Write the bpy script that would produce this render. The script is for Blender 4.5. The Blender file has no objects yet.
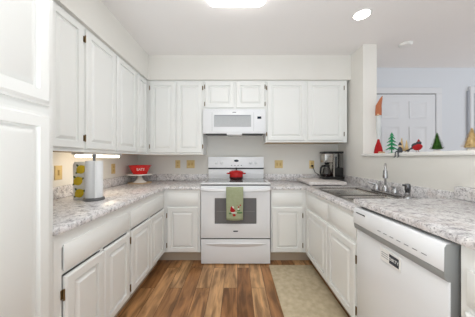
import bpy, bmesh, math, random
from mathutils import Vector, Matrix
random.seed(7)
S = bpy.context.scene
COL = S.collection
PI = math.pi

# ------------------------------------------------------------------ camera, world, lights, exposure
CAM_H = 1.2
cd = bpy.data.cameras.new('camera'); cam = bpy.data.objects.new('camera', cd); COL.objects.link(cam)
cam.location = (0, 0, CAM_H); cam.rotation_euler = (PI/2, 0, 0)
cd.sensor_width = 36; cd.lens = 36*205/475; cd.clip_start = 0.02
S.camera = cam
S.view_settings.view_transform = 'Standard'; S.view_settings.look = 'None'
S.view_settings.gamma = 1; S.view_settings.use_curve_mapping = False
S.view_settings.exposure = 0.13
w = bpy.data.worlds.new('world'); S.world = w; w.use_nodes = True
w.node_tree.nodes['Background'].inputs[0].default_value = (0.87, 0.945, 1.0, 1)
w.node_tree.nodes['Background'].inputs[1].default_value = 0.6

def area(name, loc, rot, sx, sy, power, col):
    l = bpy.data.lights.new(name, 'AREA'); l.shape = 'RECTANGLE'; l.size = sx; l.size_y = sy
    l.energy = power; l.color = col
    o = bpy.data.objects.new(name, l); o.location = loc; o.rotation_euler = rot; COL.objects.link(o)
    return o
# added fill lamps behind the camera, and daylight from an unseen dining room window
area('fill_behind', (0.3, -2.35, 1.5), (PI/2, 0, 0), 3.4, 2.2, 20, (0.86, 0.94, 1.0))
area('ceiling_fill', (-0.3, -1.1, 0.6), (PI, 0, 0), 1.1, 1.6, 66, (0.86, 0.94, 1.0))  # added lamp aimed upward to brighten the ceiling
area('unseen_dining_window', (4.9, 1.2, 1.6), (PI/2, 0, PI/2), 1.8, 1.5, 24, (0.86, 0.93, 1.0))

# ------------------------------------------------------------------ materials
def srgb(r, g, b):
    f = lambda c: (c/255)/12.92 if c/255 <= 0.04045 else (((c/255)+0.055)/1.055)**2.4
    return (f(r), f(g), f(b), 1)

def mat(name, col, rough=0.5, metal=0.0, bump=None, var=None, coat=0.0, trans=0.0, emit=None, ior=1.45):
    m = bpy.data.materials.new(name); m.use_nodes = True
    nt = m.node_tree; b = nt.nodes['Principled BSDF']
    b.inputs['Base Color'].default_value = col; b.inputs['Roughness'].default_value = rough
    b.inputs['Metallic'].default_value = metal; b.inputs['IOR'].default_value = ior
    b.inputs['Coat Weight'].default_value = coat
    b.inputs['Transmission Weight'].default_value = trans
    if emit:
        b.inputs['Emission Color'].default_value = emit[0]; b.inputs['Emission Strength'].default_value = emit[1]
    tc = nt.nodes.new('ShaderNodeTexCoord')
    if var:   # (scale, other colour, amount)
        n = nt.nodes.new('ShaderNodeTexNoise'); n.inputs['Scale'].default_value = var[0]; n.inputs['Detail'].default_value = 5
        nt.links.new(tc.outputs['Object'], n.inputs['Vector'])
        rp = nt.nodes.new('ShaderNodeValToRGB')
        rp.color_ramp.elements[0].position = 0.5-var[2]/2; rp.color_ramp.elements[1].position = 0.5+var[2]/2
        rp.color_ramp.elements[0].color = col; rp.color_ramp.elements[1].color = var[1]
        nt.links.new(n.outputs[0], rp.inputs[0]); nt.links.new(rp.outputs[0], b.inputs['Base Color'])
    if bump:  # (scale, strength)
        n = nt.nodes.new('ShaderNodeTexNoise'); n.inputs['Scale'].default_value = bump[0]; n.inputs['Detail'].default_value = 3
        nt.links.new(tc.outputs['Object'], n.inputs['Vector'])
        bp = nt.nodes.new('ShaderNodeBump'); bp.inputs['Strength'].default_value = bump[1]; bp.inputs['Distance'].default_value = 0.004
        nt.links.new(n.outputs[0], bp.inputs['Height']); nt.links.new(bp.outputs[0], b.inputs['Normal'])
    return m

M = {}
M['wall'] = mat('wall_paint', srgb(236, 233, 227), 0.85, bump=(90, .05), var=(1.5, srgb(230, 227, 220), .5))
M['dwall'] = mat('dining_wall_paint', srgb(222, 225, 230), 0.85, bump=(90, .05))
M['ceil'] = mat('ceiling_paint', srgb(247, 244, 242), 0.95, bump=(120, .12))
M['cab'] = mat('cabinet_paint', srgb(241, 241, 238), 0.38, bump=(25, .02), var=(2.0, srgb(239, 239, 236), .6))
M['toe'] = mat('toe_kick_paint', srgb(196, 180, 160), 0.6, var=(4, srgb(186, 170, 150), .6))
M['birch'] = mat('bare_wood', srgb(206, 178, 142), 0.6, var=(9, srgb(192, 162, 126), .5))
M['trim'] = mat('white_trim', srgb(240, 239, 236), 0.45)
M['sill'] = mat('sill_paint', srgb(246, 244, 240), 0.45)
M['appl'] = mat('appliance_enamel', srgb(238, 239, 241), 0.22, coat=0.3, bump=(60, .01))
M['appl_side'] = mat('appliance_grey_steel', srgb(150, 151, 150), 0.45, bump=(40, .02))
M['black'] = mat('black_plastic', srgb(22, 22, 23), 0.35)
M['gap'] = mat('dark_rubber', srgb(30, 29, 28), 0.7)
M['glasstop'] = mat('ceramic_cooktop', srgb(150, 152, 152), 0.08, coat=0.6, var=(160, srgb(120, 122, 122), .3))
M['ovenglass'] = mat('oven_window_glass', srgb(108, 109, 111), 0.14, coat=0.5)
M['mwglass'] = mat('microwave_window', srgb(188, 190, 192), 0.25, var=(300, srgb(176, 178, 180), .2))
M['bronze'] = mat('hinge_bronze', srgb(120, 94, 58), 0.45, 0.55)
M['chrome'] = mat('chrome', (0.46, 0.46, 0.47, 1), 0.1, 1.0)
M['steel'] = mat('brushed_steel', (0.50, 0.48, 0.455, 1), 0.26, 1.0, bump=(120, .03))
M['red'] = mat('red_enamel', srgb(200, 22, 24), 0.15, coat=0.6, var=(3, srgb(188, 16, 20), .5))
M['pan'] = mat('dark_maroon', srgb(60, 12, 14), 0.3)  # for the coffee and the reflection painted onto the pot's foot
M['bowlred'] = mat('red_glaze', srgb(222, 36, 34), 0.25, coat=0.4)
M['ceramic'] = mat('white_ceramic', srgb(240, 236, 230), 0.25, coat=0.3)
M['board'] = mat('pale_stone_board', srgb(232, 226, 222), 0.4, var=(60, srgb(216, 208, 205), .3))
M['paper'] = mat('paper_towel', srgb(240, 241, 242), 0.9, bump=(160, .4))
M['tin'] = mat('grey_base', srgb(116, 116, 116), 0.4, 0.4)
M['ivory'] = mat('ivory_plastic', srgb(222, 196, 138), 0.45)
M['ivory2'] = mat('ivory_plastic_dark', srgb(204, 172, 110), 0.45)
M['towel'] = mat('sage_cloth', srgb(172, 178, 146), 0.95, bump=(220, .5), var=(40, srgb(160, 167, 133), .5))
M['clred'] = mat('red_felt', srgb(176, 30, 34), 0.95, bump=(200, .3))
M['clwhite'] = mat('white_felt', srgb(235, 232, 226), 0.95, bump=(200, .3))
M['clgreen'] = mat('green_felt', srgb(96, 128, 84), 0.95, bump=(200, .3))
M['mint'] = mat('emerald_paper', srgb(48, 158, 104), 0.6, var=(50, srgb(34, 136, 84), .5))
M['pine'] = mat('green_bristle', srgb(52, 98, 30), 0.8, var=(60, srgb(80, 130, 46), .5))
M['cream'] = mat('cream_bristle', srgb(226, 196, 140), 0.8, var=(60, srgb(238, 214, 164), .5))
M['copper'] = mat('copper_felt', srgb(184, 112, 78), 0.8, bump=(120, .3))
M['greyfelt'] = mat('grey_felt', srgb(214, 216, 216), 0.9, bump=(120, .3))
M['slate'] = mat('slate_paint', srgb(62, 64, 70), 0.6)
M['skin'] = mat('pale_wood', srgb(216, 184, 150), 0.6)
M['yellow'] = mat('lemon_yellow', srgb(226, 196, 40), 0.6, var=(30, srgb(206, 176, 30), .5))
M['leaf'] = mat('leaf_green', srgb(84, 106, 62), 0.7)
M['lemcloth'] = mat('white_glaze', srgb(232, 230, 222), 0.7, bump=(60, .1))
M['carpet'] = mat('beige_mat', srgb(214, 199, 170), 0.85, bump=(180, .35), var=(22, srgb(190, 173, 142), .4))
M['lens'] = mat('lamp_lens', srgb(250, 250, 248), 0.5, emit=((1, .99, .97, 1), 5.0))
M['downlight'] = mat('downlight_lens', srgb(250, 248, 242), 0.5, emit=((1, .96, .9, 1), 9.0))
M['tube'] = mat('fluorescent_tube', srgb(250, 248, 238), 0.5, emit=((1, .86, .66, 1), 7.0))
M['greyprint'] = mat('grey_print', srgb(120, 122, 126), 0.5)
M['seamshade'] = mat('seam_shade_grey', srgb(176, 180, 188), 0.6)  # shadow colour for the seam beside the second casing
M['gunmetal'] = mat('gunmetal', (0.16, 0.16, 0.17, 1), 0.2, 0.9)
M['brown'] = mat('trunk_wood', srgb(120, 88, 56), 0.8)
M['display'] = mat('display_glass', srgb(26, 34, 52), 0.1)
M['doorpaint'] = mat('door_paint', srgb(226, 227, 230), 0.5)

def clear_glass(name, col, rough=0.03):
    m = bpy.data.materials.new(name); m.use_nodes = True; nt = m.node_tree
    nt.nodes.remove(nt.nodes['Principled BSDF'])
    t = nt.nodes.new('ShaderNodeBsdfTransparent'); t.inputs[0].default_value = col
    g = nt.nodes.new('ShaderNodeBsdfGlossy'); g.inputs['Roughness'].default_value = rough
    f = nt.nodes.new('ShaderNodeFresnel'); mx = nt.nodes.new('ShaderNodeMixShader')
    nt.links.new(f.outputs[0], mx.inputs[0]); nt.links.new(t.outputs[0], mx.inputs[1]); nt.links.new(g.outputs[0], mx.inputs[2])
    nt.links.new(mx.outputs[0], nt.nodes['Material Output'].inputs[0])
    return m
M['glass'] = clear_glass('smoky_glass', (0.86, 0.87, 0.88, 1))
M['carafeglass'] = clear_glass('carafe_glass', (0.6, 0.58, 0.56, 1))

def granite():
    m = bpy.data.materials.new('granite_laminate'); m.use_nodes = True; nt = m.node_tree
    b = nt.nodes['Principled BSDF']; b.inputs['Roughness'].default_value = 0.22
    tc = nt.nodes.new('ShaderNodeTexCoord')
    def noise(scale, detail, dist=0.0, rough=.6):
        n = nt.nodes.new('ShaderNodeTexNoise'); n.inputs['Scale'].default_value = scale
        n.inputs['Detail'].default_value = detail; n.inputs['Distortion'].default_value = dist; n.inputs['Roughness'].default_value = rough
        nt.links.new(tc.outputs['Object'], n.inputs['Vector']); return n
    def ramp(src, *stops):
        r = nt.nodes.new('ShaderNodeValToRGB'); e = r.color_ramp.elements
        while len(e) < len(stops): e.new(0.5)
        for k, (p, c) in enumerate(stops): e[k].position = p; e[k].color = c
        nt.links.new(src.outputs[0], r.inputs[0]); return r
    n1 = ramp(noise(27, 8, .6, .72), (.32, srgb(118, 114, 117)), (.42, srgb(196, 193, 194)), (.51, srgb(230, 227, 227)), (.66, srgb(242, 240, 239)))
    n2 = ramp(noise(85, 4, .3), (.55, (0, 0, 0, 1)), (.64, (1, 1, 1, 1)))
    mx = nt.nodes.new('ShaderNodeMixRGB'); mx.inputs[2].default_value = srgb(104, 99, 102)
    sc = nt.nodes.new('ShaderNodeMath'); sc.operation = 'MULTIPLY'; sc.inputs[1].default_value = 0.62
    nt.links.new(n2.outputs[0], sc.inputs[0]); nt.links.new(sc.outputs[0], mx.inputs[0]); nt.links.new(n1.outputs[0], mx.inputs[1])
    n3 = ramp(noise(9, 3, .5), (.52, (0, 0, 0, 1)), (.68, (1, 1, 1, 1)))
    mx2 = nt.nodes.new('ShaderNodeMixRGB'); mx2.inputs[2].default_value = srgb(188, 168, 156)
    sc2 = nt.nodes.new('ShaderNodeMath'); sc2.operation = 'MULTIPLY'; sc2.inputs[1].default_value = 0.3
    nt.links.new(n3.outputs[0], sc2.inputs[0]); nt.links.new(sc2.outputs[0], mx2.inputs[0]); nt.links.new(mx.outputs[0], mx2.inputs[1])
    nt.links.new(mx2.outputs[0], b.inputs['Base Color'])
    return m
M['granite'] = granite()

def planks():
    m = bpy.data.materials.new('wood_planks'); m.use_nodes = True; nt = m.node_tree
    b = nt.nodes['Principled BSDF']; b.inputs['Roughness'].default_value = 0.36
    tc = nt.nodes.new('ShaderNodeTexCoord')
    mp = nt.nodes.new('ShaderNodeMapping'); mp.inputs['Rotation'].default_value = (0, 0, PI/2)
    nt.links.new(tc.outputs['Object'], mp.inputs['Vector'])
    br = nt.nodes.new('ShaderNodeTexBrick'); br.inputs['Scale'].default_value = 1.0
    br.inputs['Brick Width'].default_value = 0.95; br.inputs['Row Height'].default_value = 0.128
    br.inputs['Mortar Size'].default_value = 0.0016; br.inputs['Bias'].default_value = 0.0; br.offset = 0.37
    br.inputs['Color1'].default_value = (0, 0, 0, 1); br.inputs['Color2'].default_value = (1, 1, 1, 1)
    br.inputs['Mortar'].default_value = (0, 0, 0, 1)
    nt.links.new(mp.outputs[0], br.inputs['Vector'])
    r = nt.nodes.new('ShaderNodeValToRGB'); e = r.color_ramp.elements
    e.new(.5)
    for k, (p, c) in enumerate([(0, srgb(150, 104, 64)), (.5, srgb(182, 134, 88)), (1, srgb(210, 168, 122))]): e[k].position = p; e[k].color = c
    nt.links.new(br.outputs['Color'], r.inputs[0])
    # grain: noise stretched along the boards, offset per board
    mp2 = nt.nodes.new('ShaderNodeMapping'); mp2.inputs['Scale'].default_value = (13, 1.9, 1)
    ad = nt.nodes.new('ShaderNodeVectorMath'); ad.operation = 'ADD'
    nt.links.new(tc.outputs['Object'], ad.inputs[0])
    ms = nt.nodes.new('ShaderNodeVectorMath'); ms.operation = 'SCALE'; ms.inputs['Scale'].default_value = 7.0
    nt.links.new(br.outputs['Color'], ms.inputs[0]); nt.links.new(ms.outputs[0], ad.inputs[1])
    nt.links.new(ad.outputs[0], mp2.inputs['Vector'])
    n = nt.nodes.new('ShaderNodeTexNoise'); n.inputs['Scale'].default_value = 1.6; n.inputs['Detail'].default_value = 7; n.inputs['Distortion'].default_value = .6
    nt.links.new(mp2.outputs[0], n.inputs['Vector'])
    r2 = nt.nodes.new('ShaderNodeValToRGB'); e = r2.color_ramp.elements
    e[0].position = .36; e[0].color = (.46, .42, .38, 1); e[1].position = .66; e[1].color = (1.22, 1.18, 1.12, 1)
    nt.links.new(n.outputs[0], r2.inputs[0])
    mx = nt.nodes.new('ShaderNodeMixRGB'); mx.blend_type = 'MULTIPLY'; mx.inputs[0].default_value = 1
    nt.links.new(r.outputs[0], mx.inputs[1]); nt.links.new(r2.outputs[0], mx.inputs[2])
    mx2 = nt.nodes.new('ShaderNodeMixRGB'); mx2.inputs[2].default_value = srgb(70, 46, 28)
    nt.links.new(br.outputs['Fac'], mx2.inputs[0]); nt.links.new(mx.outputs[0], mx2.inputs[1])
    nt.links.new(mx2.outputs[0], b.inputs['Base Color'])
    return m
M['floor'] = planks()

# ------------------------------------------------------------------ mesh helpers (all in world coordinates)
def NB(): return bmesh.new()

def merge(bm, other):
    me = bpy.data.meshes.new('tmp'); other.to_mesh(me); other.free()
    bm.from_mesh(me); bpy.data.meshes.remove(me)

def bx(bm, x0, x1, y0, y1, z0, z1, bev=0.0, seg=1):
    t = NB(); bmesh.ops.create_cube(t, size=1)
    for v in t.verts:
        v.co = Vector(((x0+x1)/2+v.co.x*(x1-x0), (y0+y1)/2+v.co.y*(y1-y0), (z0+z1)/2+v.co.z*(z1-z0)))
    if bev: bmesh.ops.bevel(t, geom=t.edges[:], offset=bev, segments=seg, profile=.5, affect='EDGES')
    merge(bm, t); return bm

def gridprism(bm, xs, ys, keep, z0, z1, bev=0.0, seg=2, axes='xyz'):
    """solid made of kept cells of a grid, extruded; axes maps (a, b, c) to x, y, z"""
    t = NB(); V = {}
    def v(i, j, k):
        if (i, j, k) not in V:
            p = dict(zip(axes, (xs[i], ys[j], (z0, z1)[k]))); V[i, j, k] = t.verts.new((p['x'], p['y'], p['z']))
        return V[i, j, k]
    n, m = len(xs)-1, len(ys)-1
    K = lambda i, j: 0 <= i < n and 0 <= j < m and keep(i, j)
    for i in range(n):
        for j in range(m):
            if not K(i, j): continue
            for k in (0, 1): t.faces.new((v(i, j, k), v(i+1, j, k), v(i+1, j+1, k), v(i, j+1, k)))
            for (di, dj, a, b) in ((-1, 0, (i, j), (i, j+1)), (1, 0, (i+1, j), (i+1, j+1)), (0, -1, (i, j), (i+1, j)), (0, 1, (i, j+1), (i+1, j+1))):
                if not K(i+di, j+dj): t.faces.new((v(*a, 0), v(*b, 0), v(*b, 1), v(*a, 1)))
    bmesh.ops.recalc_face_normals(t, faces=t.faces[:])
    if bev:
        es = [e for e in t.edges if len(e.link_faces) == 2 and e.calc_face_angle(0) > 1.0]
        bmesh.ops.bevel(t, geom=es, offset=bev, segments=seg, profile=.5, affect='EDGES')
    merge(bm, t); return bm

def rings(bm, O, U, Vv, W, w, h, prof, cap0=True):
    """nested rectangles (inset, height) on a face with origin O, width axis U, up axis V, outward W"""
    O, U, Vv, W = map(Vector, (O, U, Vv, W)); t = NB(); prev = None
    for k, (ins, z) in enumerate(prof):
        r = [t.verts.new(O+U*a+Vv*b+W*z) for a, b in ((ins, ins), (w-ins, ins), (w-ins, h-ins), (ins, h-ins))]
        if prev:
            for q in range(4): t.faces.new((prev[q], prev[(q+1) % 4], r[(q+1) % 4], r[q]))
        elif cap0: t.faces.new(r[::-1])
        prev = r
    t.faces.new(prev)
    bmesh.ops.recalc_face_normals(t, faces=t.faces[:])
    merge(bm, t); return bm

def lathe(bm, prof, c, seg=28, axis='z'):
    t = NB(); prev = None; cx, cy, cz = c
    def P(r, a, z):
        x, y = r*math.cos(a), r*math.sin(a)
        return {'z': (cx+x, cy+y, cz+z), 'y': (cx+x, cy+z, cz+y), 'x': (cx+z, cy+x, cz+y)}[axis]
    for (r, z) in prof:
        ring = [t.verts.new(P(0, 0, z))] if r < 1e-6 else [t.verts.new(P(r, 2*PI*k/seg, z)) for k in range(seg)]
        if prev:
            if len(prev) == 1 and len(ring) > 1:
                for k in range(seg): t.faces.new((prev[0], ring[k], ring[(k+1) % seg]))
            elif len(ring) == 1 and len(prev) > 1:
                for k in range(seg): t.faces.new((prev[k], prev[(k+1) % seg], ring[0]))
            elif len(ring) > 1:
                for k in range(seg): t.faces.new((prev[k], prev[(k+1) % seg], ring[(k+1) % seg], ring[k]))
        elif len(ring) > 1: t.faces.new(ring)
        prev = ring
    if len(prev) > 1: t.faces.new(prev)
    bmesh.ops.recalc_face_normals(t, faces=t.faces[:])
    merge(bm, t); return bm

def tube(bm, pts, r, seg=10):
    t = NB(); pts = [Vector(p) for p in pts]; rr = r if isinstance(r, (list, tuple)) else [r]*len(pts); prev = None
    up = Vector((0, 0, 1))
    d0 = (pts[1]-pts[0]).normalized()
    a = d0.cross(up); a = a.normalized() if a.length > 1e-3 else Vector((1, 0, 0))
    for k, p in enumerate(pts):
        d = (pts[min(k+1, len(pts)-1)]-pts[max(k-1, 0)]).normalized()
        a = (a-d*a.dot(d)).normalized(); b = d.cross(a)
        ring = [t.verts.new(p+(a*math.cos(2*PI*q/seg)+b*math.sin(2*PI*q/seg))*rr[k]) for q in range(seg)]
        if prev:
            for q in range(seg): t.faces.new((prev[q], prev[(q+1) % seg], ring[(q+1) % seg], ring[q]))
        else: t.faces.new(ring[::-1])
        prev = ring
    t.faces.new(prev)
    bmesh.ops.recalc_face_normals(t, faces=t.faces[:])
    merge(bm, t); return bm

def ball(bm, c, rx, ry, rz, seg=16):
    t = NB(); bmesh.ops.create_uvsphere(t, u_segments=seg, v_segments=seg//2+2, radius=1)
    for v in t.verts: v.co = Vector((c[0]+v.co.x*rx, c[1]+v.co.y*ry, c[2]+v.co.z*rz))
    merge(bm, t); return bm

def prism(bm, poly, axis, a0, a1, bev=0.0):
    """extrude a 2-D polygon along an axis; poly gives the other two coordinates in order"""
    t = NB()
    def P(p, a):
        return {'x': (a, p[0], p[1]), 'y': (p[0], a, p[1]), 'z': (p[0], p[1], a)}[axis]
    A = [t.verts.new(P(p, a0)) for p in poly]; B = [t.verts.new(P(p, a1)) for p in poly]
    t.faces.new(A); t.faces.new(B[::-1]); n = len(poly)
    for k in range(n): t.faces.new((A[k], A[(k+1) % n], B[(k+1) % n], B[k]))
    bmesh.ops.recalc_face_normals(t, faces=t.faces[:])
    if bev: bmesh.ops.bevel(t, geom=[e for e in t.edges if e.calc_face_angle(0) > .6], offset=bev, segments=2, profile=.5, affect='EDGES')
    merge(bm, t); return bm

ROOT = {}
def obj(name, bm, m, parent=None, origin=None):
    if parent is not None:
        r = parent
        while r.parent: r = r.parent
        off = Vector(r.location)
    else: off = Vector(origin or (0, 0, 0))
    for v in bm.verts: v.co -= off
    me = bpy.data.meshes.new(name); bm.to_mesh(me); bm.free()
    me.materials.append(M[m] if isinstance(m, str) else m)
    me.polygons.foreach_set('use_smooth', [True]*len(me.polygons)); me.set_sharp_from_angle(angle=math.radians(33))
    o = bpy.data.objects.new(name, me); COL.objects.link(o)
    if parent is not None: o.parent = parent
    else: o.location = off
    return o

def thing(name, label, cat, loc, group=None):
    o = bpy.data.objects.new(name, None); COL.objects.link(o); o.location = loc; o.empty_display_size = .05
    o['label'] = label; o['category'] = cat
    if group: o['group'] = group
    return o
def tag(o, label, cat, group=None):
    o['label'] = label; o['category'] = cat
    if group: o['group'] = group
    return o
def struct(o): o['kind'] = 'structure'; return o

def text(name, s, size, O, U, Vv, W, m, parent, depth=.0006):
    c = bpy.data.curves.new('txt', 'FONT'); c.body = s; c.size = size; c.extrude = depth; c.align_x = 'CENTER'; c.align_y = 'CENTER'
    o = bpy.data.objects.new('txt', c); COL.objects.link(o)
    bpy.context.view_layer.update()
    me = bpy.data.meshes.new_from_object(o.evaluated_get(bpy.context.evaluated_depsgraph_get()))
    bpy.data.objects.remove(o)
    bm = NB(); bm.from_mesh(me); bpy.data.meshes.remove(me)
    O, U, Vv, W = map(Vector, (O, U, Vv, W))
    for v in bm.verts: v.co = O+U*v.co.x+Vv*v.co.y+W*v.co.z
    return obj(name, bm, m, parent)

# ------------------------------------------------------------------ the room
XL, XR, YB, ZC = -1.45, 1.46, 2.98, 2.53
CT, CB = 0.88, 0.845          # low countertop top and underside
RT = 0.94                     # raised countertop by the dishwasher
FX, FY, FXR = -0.845, 2.345, 0.78   # cabinet faces: left run, back run, right run
UX, UY = -1.174, 2.66         # upper faces
UZ0, UZ1 = 1.25, 2.212
YN = -2.4                     # near end of what is built

struct(obj('floor', bx(NB(), XL-.1, 5.2, YN, 3.1, -.05, 0), 'floor'))
struct(obj('ceiling', bx(NB(), XL-.1, 5.2, YN, 3.1, ZC, ZC+.08), 'ceil'))
struct(obj('wall_left', bx(NB(), XL-.1, XL, YN, 3.1, 0, ZC), 'wall'))
struct(obj('wall_back', bx(NB(), XL, XR+.16, YB, 3.1, 0, ZC), 'wall'))
# right wall with the pass-through opening
JY, SZ = 2.385, 1.222
struct(obj('wall_right', gridprism(NB(), [YN, JY, YB], [0, SZ, ZC], lambda i, j: not (i == 0 and j == 1), XR, XR+.16, axes='yzx'), 'wall'))
struct(obj('trim_1', bx(NB(), XR-.025, XR+.185, YN, JY+.0, SZ, SZ+.03, .006, 2), 'sill'))
SILL = SZ+.03
# soffit above the wall cabinets
struct(obj('trim_2', gridprism(NB(), [XL, -1.144, -.815, XR], [YN, .95, 2.63, YB], lambda i, j: j == 2 or i == 0 or (j == 0 and i == 1), UZ1, ZC), 'wall'))
# dining room wall with door
struct(obj('wall_far', bx(NB(), XR+.16, 5.2, 3.0, 3.1, 0, ZC), 'dwall'))
DX0, DX1, DZ = 1.96, 2.868, 2.13
dr = NB(); bx(dr, DX0, DX1, 2.972, 2.999, .005, DZ, .003)
door = struct(obj('door_1', dr, 'doorpaint'))
pb = NB(); pw = .25
for xx in (DX0+.13, DX1-.13-pw):
    for (z0, z1) in ((.2, .78), (.9, 1.66), (1.78, 2.02)):
        rings(pb, (xx, 2.972, z0), (1, 0, 0), (0, 0, 1), (0, -1, 0), pw, z1-z0, [(0, 0), (.0, .009), (.022, .002), (.03, .002), (.055, .01)])
obj('raised_panels', pb, 'doorpaint', door)
kb = NB(); lathe(kb, [(.027, 0), (.027, -.008), (.011, -.01), (.011, -.04), (.026, -.05), (.028, -.062), (.02, -.075), (0, -.078)], (DX0+.07, 2.972, .98), 20, 'y')
obj('door_handle', kb, 'steel', door)
cb = NB()
bx(cb, DX0-.10, DX0-.012, 2.968, 3.0, 0, DZ+.012, .006); bx(cb, DX1+.012, DX1+.10, 2.968, 3.0, 0, DZ+.012, .006)
bx(cb, DX0-.10, DX1+.10, 2.968, 3.0, DZ+.012, DZ+.10, .006)
struct(obj('trim_3', cb, 'doorpaint'))
sb = NB(); bx(sb, DX0-.012, DX0, 2.99, 3.0, 0, DZ+.012); bx(sb, DX1, DX1+.012, 2.99, 3.0, 0, DZ+.012); bx(sb, DX0, DX1, 2.99, 3.0, DZ, DZ+.012)
struct(obj('trim_4', sb, 'greyprint'))
# second opening further right: casing and a bright door leaf
c2 = NB(); bx(c2, 3.375, 3.43, 2.968, 3.0, 0, 2.25, .006); bx(c2, 3.43, 4.41, 2.968, 3.0, 2.145, 2.25, .006); bx(c2, 4.41, 4.5, 2.968, 3.0, 0, 2.25, .006)
struct(obj('trim_5', c2, 'doorpaint'))
d2 = NB(); bx(d2, 3.445, 4.395, 2.972, 2.999, .005, 2.13, .003)
struct(obj('door_2', d2, 'doorpaint'))
struct(obj('baseboard_far', bx(NB(), DX1+.10, 3.34, 2.985, 3.0, 0, .1, .004), 'trim'))

struct(obj('seam_shade_strip', bx(NB(), 3.352, 3.374, 2.975, 3.0, 0, 2.19, .003), 'seamshade'))  # strip coloured grey-blue to stand in for the seam's shadow
# ------------------------------------------------------------------ cabinet doors and drawers
DOORP = [(0, 0), (0, .013), (.007, .020), (.048, .020), (.051, .006), (.058, .005), (.080, .0205)]
DRAWP = [(0, 0), (0, .008), (.005, .010), (.022, .020)]
FR = {'L': ((0, 1, 0), (1, 0, 0)), 'B': ((1, 0, 0), (0, -1, 0)), 'R': ((0, 1, 0), (-1, 0, 0))}
def face_pt(side, face, a, z):
    return (face, a, z) if side in 'LR' else (a, face, z)
def panel(name, parent, side, face, a0, a1, z0, z1, prof=DOORP, m='cab', lift=.0004):
    U, W = FR[side]; O = Vector(face_pt(side, face, a0, z0))+Vector(W)*lift
    return obj(name, rings(NB(), O, U, (0, 0, 1), W, a1-a0, z1-z0, prof), m, parent)
def hinge(door, side, face, a, z, s):
    """s = +1/-1: direction of the door from its hinged edge"""
    U, W = map(Vector, FR[side]); O = Vector(face_pt(side, face, a, z))
    bm = NB()
    p = O-U*(s*.006)+W*.012
    tube(bm, [p-Vector((0, 0, .027)), p+Vector((0, 0, .027))], .0045, 8)
    q = O-U*(s*.013); r = O-U*(s*.001)
    lo = [min(a_, b_) for a_, b_ in zip(q, r+W*.0045)]; hi = [max(a_, b_) for a_, b_ in zip(q, r+W*.0045)]
    bx(bm, lo[0], hi[0], lo[1], hi[1], z-.022, z+.022, .001)
    obj('hinge', bm, 'bronze', door)
def cab_door(parent, side, face, a0, a1, z0, z1, hinged=None, hz=None):
    d = panel('door', parent, side, face, a0, a1, z0, z1)
    if hinged:
        a, s = (a0, 1) if hinged == 'lo' else (a1, -1)
        for z in (hz or (z0+.075, z1-.095)): hinge(d, side, face, a, z, s)
    return d

def carcass(parent, side, face, a0, a1, b_wall, z0, z1, rails, stiles=(), toe=True, top=False, bottom_mat=None, ft=.019):
    """open box behind a face frame. a = along the run, face->b_wall = depth. rails: list of (z0, z1); stiles: extra (a0, a1)"""
    bm = NB(); sg = -1 if side in 'L' else 1       # depth direction from the face
    f_in = face+sg*ft
    def B(bm_, aa, ab, da, db, za, zb, bev=0):
        lo, hi = min(da, db), max(da, db)
        if side in 'LR': bx(bm_, lo, hi, aa, ab, za, zb, bev)
        else: bx(bm_, aa, ab, lo, hi, za, zb, bev)
    B(bm, a0, a0+.016, f_in, b_wall, z0, z1); B(bm, a1-.016, a1, f_in, b_wall, z0, z1)
    B(bm, a0+.016, a1-.016, b_wall-sg*.012, b_wall, z0, z1)
    if top: B(bm, a0+.016, a1-.016, f_in, b_wall-sg*.012, z1-.016, z1)
    obj('carcass', bm, 'cab', parent)
    bm = NB(); B(bm, a0+.016, a1-.016, f_in, b_wall-sg*.012, z0, z0+.016)
    obj('bottom_panel', bm, bottom_mat or 'cab', parent)
    bm = NB(); fs = sorted(stiles)
    st = .0
    for (s0, s1) in fs: B(bm, s0, s1, face, f_in, z0, z1)
    for (r0, r1) in rails:
        for (p, q) in zip(fs[:-1], fs[1:]):
            if q[0] > p[1]: B(bm, p[1], q[0], face, f_in, r0, r1)
    obj('face_frame', bm, 'cab', parent)
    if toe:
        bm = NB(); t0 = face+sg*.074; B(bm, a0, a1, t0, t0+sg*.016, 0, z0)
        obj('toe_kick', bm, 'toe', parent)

BZ0 = .125
# ---- left base run
c = thing('base_cabinet', 'white two-door base cabinet nearest the pantry, under the left countertop', 'cabinet', (XL, .94, 0))
carcass(c, 'L', FX, .94, 1.582, XL+.001, BZ0, CB, [(BZ0, .145), (.64, .665), (.775, CB)], [(.94, .985), (1.26, 1.285), (1.565, 1.582)])
panel('drawer', c, 'L', FX, .99, 1.575, .655, .785, DRAWP)
cab_door(c, 'L', FX, .99, 1.27, .137, .63, 'lo', (.215, .545)); cab_door(c, 'L', FX, 1.276, 1.575, .137, .63)
c = thing('base_cabinet', 'white two-door base cabinet in the left run, next to the back corner', 'cabinet', (XL, 1.584, 0))
carcass(c, 'L', FX, 1.584, FY, XL+.001, BZ0, CB, [(BZ0, .145), (.64, .665), (.775, CB)], [(1.584, 1.612), (1.95, 1.98), (2.315, FY)])
panel('drawer', c, 'L', FX, 1.605, 2.32, .655, .785, DRAWP)
cab_door(c, 'L', FX, 1.605, 1.955, .137, .63, 'lo', (.19, .56)); cab_door(c, 'L', FX, 1.965, 2.32, .137, .63)
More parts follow.
